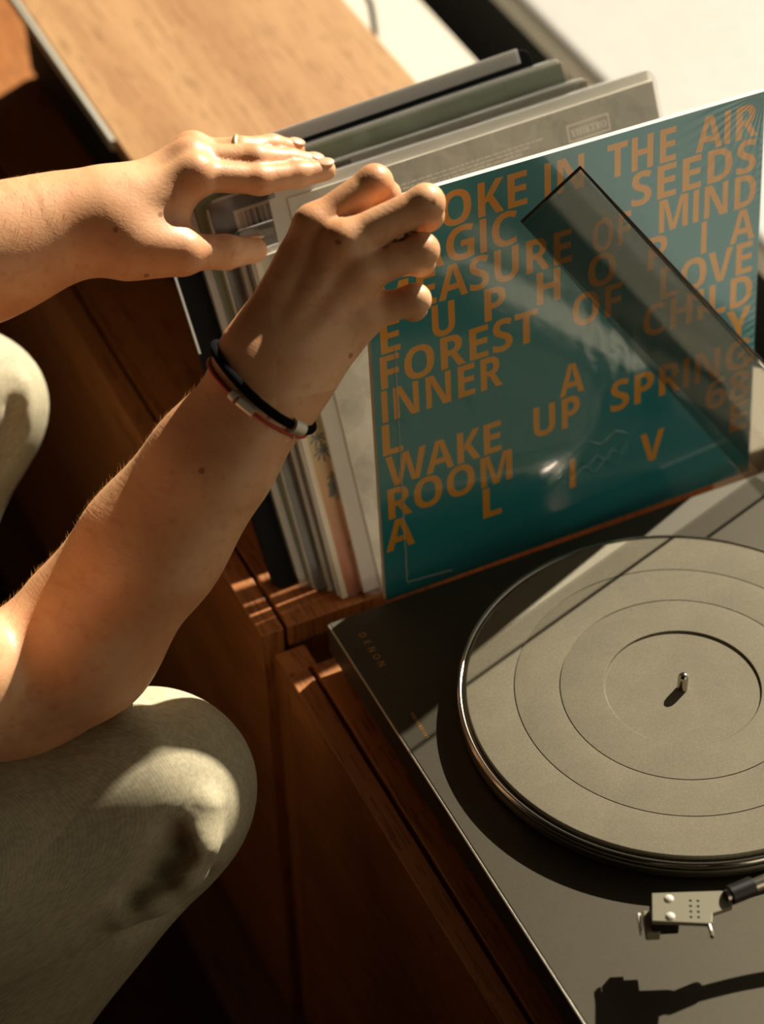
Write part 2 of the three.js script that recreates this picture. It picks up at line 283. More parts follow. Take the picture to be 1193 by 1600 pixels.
// local axes of a sleeve: x from the edge towards the person to the far edge, y up the cover, z out of its face
function sleeveFrame(o, bl, yaw, lean, roll) {
  const w = V(Math.sin(yaw), 0, -Math.cos(yaw)), n = V(Math.cos(yaw), 0, Math.sin(yaw));
  const u = V(0, Math.cos(lean), 0).addScaledVector(n, -Math.sin(lean));
  const w2 = w.clone().multiplyScalar(Math.cos(roll)).addScaledVector(u, Math.sin(roll)), u2 = u.clone().multiplyScalar(Math.cos(roll)).addScaledVector(w, -Math.sin(roll));
  o.position.copy(bl); o.quaternion.setFromRotationMatrix(new THREE.Matrix4().makeBasis(w2, u2, w2.clone().cross(u2)));
}
const D2R = Math.PI / 180, S = 0.313;
const paper = (o) => std({ roughness: 0.5, ...o });
const whiteEdge = paper({ color: 0xd9d2c2 });
function sleeve(label, front, edge, s, p, left = 0.009, topx = 0.008, thick = 0.0042) {
  const [x, z, lean, roll, yaw, H, dy = 0] = p, W = 0.315, Y = TOP + 0.0006;
  const o = thing('record_sleeve', label, 'record', V(0, 0, 0), null);
  sleeveFrame(o, V(x, Y + dy, z), yaw * D2R, lean * D2R, roll * D2R);
  const cw = W - left - 0.003, ch = H - topx - 0.001;
  const c = new THREE.Mesh(new THREE.BoxGeometry(cw, ch, thick).translate(cw / 2 + left, ch / 2 + 0.001, 0), [edge, edge, edge, edge, front, edge]); c.name = 'cover'; c.castShadow = c.receiveShadow = true; o.add(c);
  part('plastic_sleeve', bag(W, H, thick + 0.0012, s).translate(W / 2, H / 2, 0), clear, o, 'clear plastic outer sleeve');
  const q = (a, b, c0, d) => { const g = new THREE.BoxGeometry(b - a, d - c0, 0.0009, 24, 24, 1).translate((a + b) / 2, (c0 + d) / 2, 0), v = g.attributes.position; for (let i = 0; i < v.count; i++) v.setZ(i, v.getZ(i) + 0.0012 * (fbm(v.getX(i) * 60 + s, v.getY(i) * 40, s) - 0.5)); g.computeVertexNormals(); return g; };
  part('plastic_edge', [q(0.0006, left - 0.0012, 0.004, H - 0.006), q(0.006, W - 0.005, H - topx + 0.0008, H - 0.0006)], milky, o, 'milky welded edge of the plastic sleeve');
  return o;
}
{
  const blackM = paper({ color: 0x0b0b0b, roughness: 0.35 });
  {
    const o = thing('record_sleeve', 'black record cover with rounded corners, hindmost of the leaning records', 'record');
    sleeveFrame(o, V(-0.0712, TOP + 0.0006, 0.011), -3 * D2R, 31.3 * D2R, 1.2 * D2R);
    const w = 0.315, r = 0.009, sh = new THREE.Shape(); sh.moveTo(r, 0); sh.lineTo(w - r, 0); sh.quadraticCurveTo(w, 0, w, r); sh.lineTo(w, w - r); sh.quadraticCurveTo(w, w, w - r, w); sh.lineTo(r, w); sh.quadraticCurveTo(0, w, 0, w - r); sh.lineTo(0, r); sh.quadraticCurveTo(0, 0, r, 0);
    part('cover', new THREE.ExtrudeGeometry(sh, { depth: 0.0036, bevelEnabled: true, bevelSize: 0.0004, bevelThickness: 0.0004, bevelSegments: 2, curveSegments: 8 }).translate(0, 0, -0.0022), phy({ color: 0x030303, roughness: 0.7, specularIntensity: 0.4 }), o);
    part('plastic_edge', new THREE.BoxGeometry(w - 0.02, 0.011, 0.0008, 30, 2, 1).translate(w / 2, w - 0.0035, 0.0028), milky, o, 'milky top edge of a plastic sleeve');
    part('plastic_edge', new THREE.BoxGeometry(0.0012, 0.11, 0.001, 1, 20, 1).translate(-0.0002, w - 0.075, 0.0026), milky, o, 'pale left edge of a plastic sleeve');
  }
  const greenT = canvasTex(512, 512, (g, w, h) => {
    g.fillStyle = '#7d8d63'; g.fillRect(0, 0, w, h);
    for (let k = 0; k < 400; k++) { g.fillStyle = hash(k, 1, 31) > 0.5 ? 'rgba(120,136,96,0.10)' : 'rgba(52,64,40,0.12)'; g.fillRect(w * hash(k, 2, 31), h * hash(k, 3, 31), 20 + 90 * hash(k, 4, 31), 2 + 3 * hash(k, 5, 31)); }
    g.fillStyle = '#8d9a72'; for (let k = 0; k < 7; k++) g.fillRect(w * (0.16 + 0.08 * k), 24 + 3 * k, 30, 3);
  });
  sleeve('green record cover in clear plastic, standing before the black one', paper({ map: greenT }), paper({ color: 0x4c563c }), 12, [-0.0620, -0.006, 29.8, 1.0, -3, 0.309], 0.007, 0.004);
  const barT = canvasTex(1024, 1024, (g, w, h) => {
    g.fillStyle = '#b9b3a4'; g.fillRect(0, 0, w, h); g.fillStyle = '#2b221b'; g.fillRect(0, 0, w * 0.36, h);  // brown is the cover; the pale grey is plastic glare painted in
    for (let k = 0; k < 60; k++) { g.fillStyle = 'rgba(80,76,66,0.16)'; g.fillRect(w * (0.36 + 0.6 * hash(k, 1, 41)), h * 0.2 * hash(k, 2, 41), 60 + 160 * hash(k, 3, 41), 5 + 8 * hash(k, 4, 41)); }
    g.fillStyle = '#d9cdbb'; g.fillRect(w * 0.05, h * 0.03, w * 0.13, h * 0.055);
    g.fillStyle = '#3a2d24'; for (let k = 0; k < 40; k++) if (hash(k, 4, 2) > 0.35) g.fillRect(w * 0.062 + k * 2.8, h * 0.038, 1 + 1.6 * hash(k, 7, 1), h * 0.039);
  });
  sleeve('dark brown record cover with plastic glare painted pale and a white barcode under the left hand', paper({ map: barT }), paper({ color: 0x2b221b }), 13, [-0.0548, -0.013, 28.4, 0.2, -3.2, 0.299], 0.003, 0.003);
  sleeve('grey record cover with a black top edge, between thumb and fingers', paper({ color: 0x77706a }), paper({ color: 0x151312 }), 14, [-0.0476, -0.022, 27.0, 0.1, -3.2, 0.279], 0.005, 0.0015);
  const palmT = canvasTex(1024, 1024, (g, w, h) => {
    const gr = g.createLinearGradient(0, 0, 0, h);
    for (const [t, c] of [[0, '#c9cfb8'], [0.42, '#bcc7a4'], [0.56, '#cdb474'], [0.66, '#d2a052'], [0.78, '#d08a45'], [0.9, '#c8702f'], [1, '#a8501c']]) gr.addColorStop(t, c);
    g.fillStyle = gr; g.fillRect(0, 0, w, h);
    g.fillStyle = '#e6dcc6'; g.fillRect(0, 0, 14, h);
    g.fillStyle = '#3c4630'; g.strokeStyle = '#3c4630'; g.lineWidth = 5;
    for (const [x, y, r, n] of [[40, 545, 20, 7], [46, 585, 24, 9], [60, 668, 22, 8]]) for (let k = 0; k < n; k++) { const a = k / n * 6.28 + 0.3; g.beginPath(); g.moveTo(x, y); g.quadraticCurveTo(x + Math.cos(a) * r * 0.6, y + Math.sin(a) * r * 0.6 - 10, x + Math.cos(a) * r, y + Math.sin(a) * r + 6); g.stroke(); }
    for (let k = 0; k < 40; k++) g.fillRect(30 + 40 * hash(k, 1, 51), 672 + 60 * hash(k, 2, 51), 14, 9);
    g.fillStyle = '#8a5a34'; g.beginPath(); g.moveTo(46, 870); g.lineTo(110, 815); g.lineTo(110, 830); g.lineTo(52, 884); g.fill();
  });
  sleeve('record cover fading from green to orange with dark palm fronds', paper({ map: palmT }), whiteEdge, 15, [-0.0404, -0.026, 25.9, 0, -3.2, 0.268], 0.003, 0.006);
  const greyT = canvasTex(1024, 1024, (g, w, h) => {
    g.fillStyle = '#c2beb0'; g.fillRect(0, 0, w, h);
    for (let k = 0; k < 900; k++) { g.fillStyle = hash(k, 1, 1) > 0.5 ? 'rgba(214,210,198,0.14)' : 'rgba(96,94,84,0.10)'; const r = 10 + 60 * hash(k, 2, 1); g.beginPath(); g.ellipse(w * hash(k, 3, 1), h * hash(k, 4, 1), r, r * 0.6, hash(k, 5, 1) * 3, 0, 6.3); g.fill(); }
    g.fillStyle = 'rgba(250,247,238,0.95)';
    for (let r = 0; r < 4; r++) { let x = 210 + r * 9; const y = 52 + r * 10; while (x < 690 - 40 * r) { const l = 5 + 18 * hash(Math.floor(x), r, 6); g.fillRect(x, y, l, 3.4); x += l + 4; } }
    g.strokeStyle = '#faf6ea'; g.lineWidth = 4; g.strokeRect(w * 0.745, 44, 118, 40);
    g.font = 'bold 26px serif'; g.fillStyle = '#faf6ea'; g.fillText('YHIKTRO', w * 0.745 + 7, 74, 104);
  });
  sleeve('pale grey record cover with small print and a boxed word, behind the teal album', paper({ map: greyT, roughness: 0.4 }), whiteEdge, 16, [-0.0332, -0.044, 25.0, -0.3, -3.2, 0.309, 0.0019], 0.014, 0.009);

  // the teal album in shrink wrap
  const o = thing('record_album', 'teal album cover with big orange capital letters, in front of the other records', 'record');
  sleeveFrame(o, V(-0.0085, -0.0030, -0.0500), -0.05355, 0.13058, -0.04189);
  const B = 0.314, N = 2048, mm = N / 315;
  const words = [
    [['SMOKE', 4.5, 123.4], ['IN', 136.8, 168.1], ['THE', 186.5, 242], ['AIR', 258, 310]],
    [['MAGIC', 5, 115.3], ['SEEDS', 206, 309.5]],
    [['MEASURE', 5, 158], ['OF', 174.7, 206], ['MIND', 229, 310.5]],
    [['E', 7.5, 22.5], ['U', 47, 65], ['P', 88, 105], ['H', 129.5, 148.5], ['O', 171, 194], ['R', 220, 239], ['I', 265, 269.5], ['A', 289.5, 311]],
    [['FOREST', 6, 130], ['OF', 158, 199], ['LOVE', 231, 310]],
    [['INNER', 5.5, 101], ['CHILD', 217, 311]],
    [['L', 4.5, 20.5], ['A', 147, 168], ['Y', 289, 311]],
    [['WAKE', 6, 98.5], ['UP', 125, 164], ['SPRING', 190, 311]],
    [['ROOM', 6, 107], ['68', 273, 312]],
    [['A', 2.6, 26], ['L', 82, 97.5], ['I', 155, 160], ['V', 216, 237], ['E', 295.5, 311.5]]];
  const artT = canvasTex(N, N, (g) => {
    g.fillStyle = '#2c858c'; g.fillRect(0, 0, N, N);
    for (let k = 0; k < 5000; k++) { g.fillStyle = hash(k, 1, 8) > 0.5 ? 'rgba(60,150,150,0.06)' : 'rgba(6,60,70,0.06)'; g.fillRect(N * hash(k, 2, 8), N * hash(k, 3, 8), 4 + 30 * hash(k, 4, 8), 3); }
    g.fillStyle = '#df9a34'; g.font = 'bold 200px sans-serif'; g.textBaseline = 'alphabetic';
    words.forEach((row, r) => {
      const base = (315 - (282.8 - 27.2 * r)) * mm * 315 / 319;
      for (const [w, x0, x1] of row) {
        const cap = 25.6 * mm, ch = g.measureText('H').actualBoundingBoxAscent, stem = ch * 0.2, gapI = ch * 0.07, tight = -ch * 0.012;
        const place = []; let pen = 0;
        for (const c of w) { if (c === 'I') { pen += gapI; place.push([c, pen]); pen += stem + gapI; } else { const m = g.measureText(c); place.push([c, pen]); pen += m.width + tight; } }
        const a = g.measureText(w[0]), z = g.measureText(w.at(-1)), lo = w[0] === 'I' ? gapI : -a.actualBoundingBoxLeft, hi = w.at(-1) === 'I' ? pen - gapI : place.at(-1)[1] + z.actualBoundingBoxRight;
        g.save(); g.translate(x0 * mm, base); g.scale((x1 - x0) * mm / (hi - lo), cap / ch * 315 / 319); g.translate(-lo, 0);
        for (const [c, x] of place) if (c === 'I') g.fillRect(x, -ch, stem, ch); else g.fillText(c, x, 0);
        g.restore();
      }
    });
  });
  // creases of the wrap: fans near the far corner and along the far edge, a few in the middle, as fine relief
  const wrapB = tex(1024, 1024, (u, v) => {
    const w = 1 - u, t = 1 - v;   // distances from the far edge and from the top edge
    let a = Math.atan2(t, w), r = Math.hypot(w, t), h = 0.5;
    h += 0.4 * Math.max(0, 1 - r / 0.3) * Math.sin(a * 46 + 5 * fbm(u * 9, v * 9, 3)) * (0.4 + fbm(u * 14, v * 14, 8));
    h += 0.32 * Math.max(0, 1 - w / 0.05) * Math.sin(v * 330 + 9 * fbm(v * 12, u * 5, 4) + w * 90) * fbm(v * 14, 2, 5);
    const mx = Math.exp(-((u - 0.62) ** 2) / 0.012 - ((v - 0.42 + 0.0) ** 2) / 0.2);
    for (const [v0, c, k] of [[0.165, 0.56, 17], [0.19, 0.585, 23], [0.235, 0.60, 13]]) { const zz = v0 + 0.012 * (Math.abs(((u * k) % 1) - 0.5) * 4 - 1) + 0.02 * (fbm(u * 20, 3, k) - 0.5); h += 0.5 * Math.exp(-((v - zz) ** 2) / 0.000018 - ((u - c) ** 2) / 0.006); }
    h += 0.10 * mx * Math.sin(u * 120 + 14 * fbm(u * 5, v * 7, 12));
    h += 0.15 * (fbm(u * 5, v * 7, 44, 3) - 0.5) + 0.05 * (fbm(u * 60, v * 60, 50, 2) - 0.5);
    return Math.max(0, Math.min(255, h * 255));
  }, false);
  wrapB.wrapS = wrapB.wrapT = THREE.ClampToEdgeWrapping;
  const art = phy({ map: artT, roughness: 0.14, ior: 1.8, bumpMap: wrapB, bumpScale: 0.0010, clearcoat: 1, clearcoatRoughness: 0.03 });
  const edgeM = paper({ color: 0xd8cfc2 });
  const cov = new THREE.Mesh(new THREE.BoxGeometry(B, B + 0.004, 0.0045).translate(B / 2, B / 2 - 0.002, -0.00225), [edgeM, paper({ color: 0xb7ad9f }), edgeM, edgeM, art, edgeM]);
  cov.name = 'cover'; cov.castShadow = cov.receiveShadow = true; o.add(cov);
  // the welded seam of the wrap, standing a little proud
  const sp = []; for (let k = 0; k <= 150; k++) sp.push(V(0.0175 + 0.0011 * (fbm(k * 0.5, 3, 4) - 0.5), 0.008 + k * 0.0013, 0.0003));
  for (let k = 0; k <= 20; k++) sp.unshift(V(0.0185 + k * 0.0018, 0.0055 - 0.003 * k / 20 + 0.0008 * fbm(k * 0.6, 1, 2), 0.0003));
  part('wrap_seam', new THREE.TubeGeometry(new THREE.CatmullRomCurve3(sp), 340, 0.00032, 5), std({ color: 0xb9c4bb, roughness: 0.3 }), o, 'pale crinkled seam of the shrink wrap');
}
// ------------------------------------------------------------------ the person
// bones are tapered capsules { a, b, ra, rb, flat: [direction, k] } (k > 1 thins the limb along the direction)
const bone = (a, b, ra, rb, dir, k = 1) => ({ ax: a.x, ay: a.y, az: a.z, bx: b.x - a.x, by: b.y - a.y, bz: b.z - a.z, ra, rb, l2: a.distanceToSquared(b) || 1e-9, d: dir, k: k - 1 });
function dBone(q, x, y, z) {
  let px = x - q.ax, py = y - q.ay, pz = z - q.az;
  if (q.d) { const t = (px * q.d.x + py * q.d.y + pz * q.d.z), s = (q.bx * q.d.x + q.by * q.d.y + q.bz * q.d.z), h0 = Math.max(0, Math.min(1, (px * q.bx + py * q.by + pz * q.bz) / q.l2)), e = (t - s * h0) * q.k; px += q.d.x * e; py += q.d.y * e; pz += q.d.z * e; }
  const h = Math.max(0, Math.min(1, (px * q.bx + py * q.by + pz * q.bz) / q.l2));
  const dx = px - q.bx * h, dy = py - q.by * h, dz = pz - q.bz * h;
  return Math.sqrt(dx * dx + dy * dy + dz * dz) - (q.ra + (q.rb - q.ra) * h);
}
const smin = (a, b, k) => { const h = Math.max(0, k - Math.abs(a - b)) / k; return Math.min(a, b) - h * h * k * 0.25; };
const smax = (a, b, k) => -smin(-a, -b, k);
const blend = (bones, k) => (x, y, z) => { let d = dBone(bones[0], x, y, z); for (let i = 1; i < bones.length; i++) d = smin(d, dBone(bones[i], x, y, z), k); return d; };
// smooth surface of a distance field: one vertex per crossed cell, pulled onto the surface
function skin(f, lo, hi, h) {
  const n = [0, 1, 2].map((k) => Math.ceil((hi.getComponent(k) - lo.getComponent(k)) / h) + 1), [nx, ny, nz] = n;
  const F = new Float32Array(nx * ny * nz).fill(1), B = 6;
  for (let k0 = 0; k0 < nz; k0 += B) for (let j0 = 0; j0 < ny; j0 += B) for (let i0 = 0; i0 < nx; i0 += B) {
    const c = f(lo.x + (i0 + B / 2) * h, lo.y + (j0 + B / 2) * h, lo.z + (k0 + B / 2) * h), far = Math.abs(c) > B * h * 1.35;
    for (let k = k0; k < Math.min(k0 + B, nz); k++) for (let j = j0; j < Math.min(j0 + B, ny); j++) for (let i = i0; i < Math.min(i0 + B, nx); i++)
      F[(k * ny + j) * nx + i] = far ? c : f(lo.x + i * h, lo.y + j * h, lo.z + k * h);
  }
  const id = new Int32Array(nx * ny * nz).fill(-1), P = [], idx = [];
  const E8 = [0, 1, nx, nx + 1, nx * ny, nx * ny + 1, nx * ny + nx, nx * ny + nx + 1];
  const ED = [[0, 1], [2, 3], [4, 5], [6, 7], [0, 2], [1, 3], [4, 6], [5, 7], [0, 4], [1, 5], [2, 6], [3, 7]];
  for (let k = 0; k < nz - 1; k++) for (let j = 0; j < ny - 1; j++) for (let i = 0; i < nx - 1; i++) {
    const b = (k * ny + j) * nx + i; let m = 0;
    for (let e = 0; e < 8; e++) if (F[b + E8[e]] < 0) m |= 1 << e;
    if (m === 0 || m === 255) continue;
    let sx = 0, sy = 0, sz = 0, c = 0;
    for (const [p, q] of ED) { if (((m >> p) & 1) === ((m >> q) & 1)) continue; const u = F[b + E8[p]], v = F[b + E8[q]], t = u / (u - v); sx += (p & 1) + ((q & 1) - (p & 1)) * t; sy += ((p >> 1) & 1) + (((q >> 1) & 1) - ((p >> 1) & 1)) * t; sz += (p >> 2) + ((q >> 2) - (p >> 2)) * t; c++; }
    id[b] = P.length / 3; P.push(lo.x + (i + sx / c) * h, lo.y + (j + sy / c) * h, lo.z + (k + sz / c) * h);
  }
  const quad = (a, b, c, d, flip) => { if (a < 0 || b < 0 || c < 0 || d < 0) return; if (flip) idx.push(a, c, b, a, d, c); else idx.push(a, b, c, a, c, d); };
  for (let k = 1; k < nz - 1; k++) for (let j = 1; j < ny - 1; j++) for (let i = 1; i < nx - 1; i++) {
    const b = (k * ny + j) * nx + i, s = F[b] < 0;
    if (s !== F[b + 1] < 0) quad(id[b - nx - nx * ny], id[b - nx * ny], id[b], id[b - nx], !s);
    if (s !== F[b + nx] < 0) quad(id[b - 1 - nx * ny], id[b - 1], id[b], id[b - nx * ny], !s);
    if (s !== F[b + nx * ny] < 0) quad(id[b - 1 - nx], id[b - nx], id[b], id[b - 1], !s);
  }
  const N = new Float32Array(P.length), e = h * 0.35;
  for (let i = 0; i < P.length; i += 3) {
    let x = P[i], y = P[i + 1], z = P[i + 2], gx, gy, gz, l;
    for (let r = 0; r < 2; r++) {
      gx = f(x + e, y, z) - f(x - e, y, z); gy = f(x, y + e, z) - f(x, y - e, z); gz = f(x, y, z + e) - f(x, y, z - e); l = Math.hypot(gx, gy, gz) || 1;
      if (r < 1) { const d = Math.max(-h, Math.min(h, f(x, y, z) / Math.max(l / (2 * e), 0.3))); x -= gx / l * d; y -= gy / l * d; z -= gz / l * d; }
    }
    P[i] = x; P[i + 1] = y; P[i + 2] = z; N[i] = gx / l; N[i + 1] = gy / l; N[i + 2] = gz / l;
  }
  const g = new THREE.BufferGeometry();
  g.setAttribute('position', new THREE.BufferAttribute(new Float32Array(P), 3)); g.setAttribute('normal', new THREE.BufferAttribute(N, 3)); g.setIndex(idx);
  return g;
}
const lerp = (a, b, t) => a.clone().lerp(b, t);
// first point of a field met from the eye through a pixel
function meet(f, px, py, from = 1.2) {
  const d = at(px, py, 1).sub(EYE); let t = from;
  for (let i = 0; i < 300; i++) { const p = EYE.clone().addScaledVector(d, t), v = f(p.x, p.y, p.z); if (Math.abs(v) < 0.0002) return p; t += Math.max(0.0002, Math.abs(v) * 0.5) * Math.sign(v); if (t > 2.4) return null; }
  return EYE.clone().addScaledVector(d, t);
}
const towardsEye = fwd.clone().negate();

// right arm and hand
const rWrist = at(408, 606, 1.535), rE1 = at(330, 720, 1.55), rE2 = at(237, 850, 1.568), rE3 = at(128, 1000, 1.59), rElbow = at(28, 1094, 1.625);
const rShoulder = V(0.12, 0.36, 0.44);
const rMCP = [at(492, 352, 1.53), at(540, 378, 1.518), at(566, 426, 1.522), at(572, 488, 1.537)];
const rFing = [
  [rMCP[0], at(585, 285, 1.53), at(602, 306, 1.556), at(594, 330, 1.567)],
  [rMCP[1], at(665, 317, 1.513), at(668, 336, 1.543), at(642, 352, 1.560)],
  [rMCP[2], at(658, 391, 1.52), at(656, 408, 1.547), at(632, 412, 1.561)],
  [rMCP[3], at(648, 468, 1.532), at(646, 480, 1.556), at(622, 478, 1.567)]];
const rThumb = [at(440, 510, 1.552), at(468, 425, 1.572), at(515, 375, 1.592), at(548, 352, 1.604)];
// left arm and hand
const lWrist = at(150, 341, 1.66), lF1 = at(70, 362, 1.652), lF2 = at(-20, 396, 1.645), lElbow = at(-330, 540, 1.66), lShoulder = V(-0.27, 0.40, 0.46);
const lMCP = [at(305, 274, 1.655), at(298, 252, 1.668), at(300, 240, 1.684), at(296, 250, 1.702)];
const lFing = [
  [lMCP[0], at(405, 281, 1.665), at(466, 273, 1.675), at(508, 266, 1.682)],
  [lMCP[1], at(398, 250, 1.672), at(452, 253, 1.686), at(490, 257, 1.694)],
  [lMCP[2], at(375, 237, 1.682), at(425, 230, 1.695), at(460, 234, 1.704)],
  [lMCP[3], at(350, 250, 1.705), at(385, 256, 1.718), at(415, 262, 1.726)]];
const lThumb = [at(205, 382, 1.648), at(283, 394, 1.652), at(352, 394, 1.668), at(398, 391, 1.682)];

function handField(wrist, toElbow, mcp, fing, thumb, back, r, o = {}) {
  const palm = [];
  const acr = mcp[0].clone().sub(mcp[3]).normalize();
  mcp.forEach((m, i) => { const root = wrist.clone().addScaledVector(acr, 0.016 - i * 0.0107).addScaledVector(m.clone().sub(wrist).normalize(), 0.012); palm.push(bone(root, m.clone().addScaledVector(back, -0.003), 0.0165, 0.0118 * (o.mcp ?? 1), back, 1.18)); });
  const belly = lerp(wrist, lerp(mcp[1], mcp[2], 0.5), 0.55).addScaledVector(back, -0.012);
  palm.push(bone(lerp(wrist, mcp[0], 0.35).addScaledVector(back, -0.012), lerp(wrist, mcp[3], 0.35).addScaledVector(back, -0.012), 0.017, 0.015));
  palm.push(bone(belly, lerp(mcp[1], mcp[2], 0.5).addScaledVector(back, -0.012), 0.017, 0.012));
  palm.push(bone(thumb[0], thumb[1], 0.0195, 0.0145));
  palm.push(bone(lerp(wrist, thumb[0], 0.3), thumb[0], 0.02, 0.019));
  palm.push(bone(lerp(thumb[0], thumb[1], 0.6), lerp(wrist, mcp[0], 0.8).addScaledVector(back, -0.01), 0.009, 0.010));
  const pf = blend(palm, 0.014);
  const chains = fing.map((c, i) => { const q = [1, 1.04, 0.98, 0.87][i] * r; return blend([bone(c[0], c[1], 0.0108 * q / 0.0092 * 0.96, 0.0094 * q / 0.0092), bone(c[1], c[2], 0.0097 * q / 0.0092, 0.0083 * q / 0.0092), bone(c[2], c[3], 0.0083 * q / 0.0092, 0.0070 * q / 0.0092)], 0.004); });
  chains.push(blend([bone(thumb[1], thumb[2], 0.0135, 0.0112), bone(thumb[2], thumb[3], 0.0115, 0.0088)], 0.005));
  // knuckles and the cords behind them
  const kn = mcp.map((m, i) => bone(m.clone().addScaledVector(back, 0.0035), m.clone().addScaledVector(back, 0.0035), [0.0098, 0.0102, 0.0095, 0.0085][i], 0.009));
  const cords = mcp.map((m, i) => bone(lerp(wrist, m, 0.45).addScaledVector(acr, 0.006 - i * 0.004).addScaledVector(back, 0.0085), m.clone().addScaledVector(back, 0.0035), 0.0035, 0.005));
  const kf = blend(kn, 0.006), cf = blend(cords, 0.004);
  return (x, y, z) => {
    const p = smin(smin(pf(x, y, z), kf(x, y, z), 0.012), cf(x, y, z), 0.010);
    let d = p; for (const c of chains) d = smin(d, smin(p, c(x, y, z), 0.0065), o.web ?? 0.0016);
    return d;
  };
}
const rBack = towardsEye.clone().addScaledVector(up, 0.1).normalize();
const rHand = handField(rWrist, rE1, rMCP, rFing, rThumb, rBack, 0.0106);
const rSide = right.clone().multiplyScalar(0.8).addScaledVector(up, -0.6).normalize();
const rFlat = towardsEye.clone().multiplyScalar(0.6).addScaledVector(right, -0.57).addScaledVector(up, 0.57).normalize();
const rArm = blend([
  bone(lerp(rWrist, rMCP[1], 0.16), rWrist, 0.0275, 0.0270, towardsEye, 1.28), bone(rWrist, rE1, 0.0325, 0.0425, rFlat, 1.32), bone(rE1, rE2, 0.0425, 0.0515, rFlat, 1.4),
  bone(rE2, rE3, 0.0515, 0.0545, rFlat, 1.4), bone(rE3, rElbow, 0.0535, 0.043, rFlat, 1.2), bone(rElbow, lerp(rElbow, rShoulder, 0.5), 0.041, 0.05), bone(lerp(rElbow, rShoulder, 0.5), rShoulder, 0.05, 0.062)], 0.03);
const rightF = (x, y, z) => smin(rHand(x, y, z), rArm(x, y, z), 0.02);
const lBack = up.clone().multiplyScalar(0.75).addScaledVector(towardsEye, 0.66).normalize();
const lHand = handField(lWrist, lF1, lMCP, lFing, lThumb, lBack, 0.0098, { web: 0.0032 });
const lArm = blend([bone(lerp(lWrist, lMCP[0], 0.15), lWrist, 0.0255, 0.0255, towardsEye, 1.15), bone(lWrist, lF1, 0.0265, 0.031, towardsEye, 1.1), bone(lF1, lF2, 0.031, 0.0385), bone(lF2, lerp(lF2, lElbow, 0.5), 0.0385, 0.046), bone(lerp(lF2, lElbow, 0.5), lElbow, 0.046, 0.041), bone(lElbow, lerp(lElbow, lShoulder, 0.5), 0.041, 0.05), bone(lerp(lElbow, lShoulder, 0.5), lShoulder, 0.05, 0.062)], 0.03);
const leftF = (x, y, z) => smin(lHand(x, y, z), lArm(x, y, z), 0.02);

// torso, neck and head (beyond the frame)
const hip = V(-0.09, -0.06, 0.62), chest = V(-0.08, 0.32, 0.5), neck0 = V(-0.08, 0.44, 0.46), headC = V(-0.09, 0.6, 0.4);
const torsoF = blend([bone(hip, V(-0.09, 0.08, 0.6), 0.14, 0.13, V(0, 0, 1), 1.3), bone(V(-0.09, 0.08, 0.6), chest, 0.13, 0.15, V(0, 0, 1), 1.35), bone(V(-0.22, 0.39, 0.47), V(0.06, 0.37, 0.46), 0.07, 0.07), bone(V(-0.2, 0.3, 0.48), V(0.04, 0.29, 0.48), 0.09, 0.09)], 0.08);
const hd = (x, y, z) => V(x, y, z).applyAxisAngle(V(1, 0, 0), -0.55).add(headC);   // head frame: -z is the face, tilted down
const headBones = [bone(hd(0, 0.03, 0.015), hd(0, 0.045, -0.015), 0.088, 0.085, V(1, 0, 0), 1.14), bone(hd(0, -0.03, -0.05), hd(0, -0.085, -0.07), 0.055, 0.032), bone(hd(-0.03, -0.06, -0.03), hd(0.03, -0.06, -0.03), 0.04, 0.04)];
const noseB = bone(hd(0, 0.0, -0.098), hd(0, -0.032, -0.116), 0.009, 0.013), lipsB = bone(hd(-0.018, -0.067, -0.098), hd(0.018, -0.067, -0.098), 0.007, 0.007);
const headCore = blend(headBones, 0.05), neckB = bone(neck0, hd(0, -0.05, 0.01), 0.06, 0.055);
const ears = [bone(hd(-0.077, 0.012, 0.012), hd(-0.08, -0.022, 0.006), 0.014, 0.009, V(1, 0, 0), 1.8), bone(hd(0.077, 0.012, 0.012), hd(0.08, -0.022, 0.006), 0.014, 0.009, V(1, 0, 0), 1.8)];
const eyes = [hd(-0.032, 0.008, -0.094), hd(0.032, 0.008, -0.094)];
const headF = (x, y, z) => {
  let d = smin(headCore(x, y, z), dBone(noseB, x, y, z), 0.018); d = smin(d, dBone(lipsB, x, y, z), 0.012);
  for (const e of ears) d = smin(d, dBone(e, x, y, z), 0.01);
  for (const e of eyes) d = smax(d, 0.012 - Math.hypot(x - e.x, y - e.y, z - e.z), 0.016);
  return smin(d, dBone(neckB, x, y, z), 0.04);
};
const coarseBody = (x, y, z) => smin(smin(torsoF(x, y, z), headF(x, y, z), 0.05), Math.min(rArm(x, y, z), lArm(x, y, z)), 0.04);

const rCut = lerp(rElbow, rShoulder, 0.45), rDir = rShoulder.clone().sub(rElbow).normalize();
const lCut = lerp(lElbow, lShoulder, 0.3), lDir = lShoulder.clone().sub(lElbow).normalize();
const cutF = (f, c, d) => (x, y, z) => Math.max(f(x, y, z), (x - c.x) * d.x + (y - c.y) * d.y + (z - c.z) * d.z);
function around(pts, m) { const b = new THREE.Box3().setFromPoints(pts); b.expandByScalar(m); return b; }
const rBox = around([...rFing.flat(), ...rThumb, rWrist, rElbow, rCut], 0.06), lBox = around([...lFing.flat(), ...lThumb, lWrist, lElbow, lCut], 0.06);
const gR = skin(cutF(rightF, rCut.clone().addScaledVector(rDir, 0.012), rDir), rBox.min, rBox.max, 0.0026);
const gL = skin(cutF(leftF, lCut.clone().addScaledVector(lDir, 0.012), lDir), lBox.min, lBox.max, 0.0026);
const restF = (x, y, z) => Math.max(coarseBody(x, y, z), Math.max(cutSide(x, y, z, rCut, rDir, rElbow), cutSide(x, y, z, lCut, lDir, lElbow)));
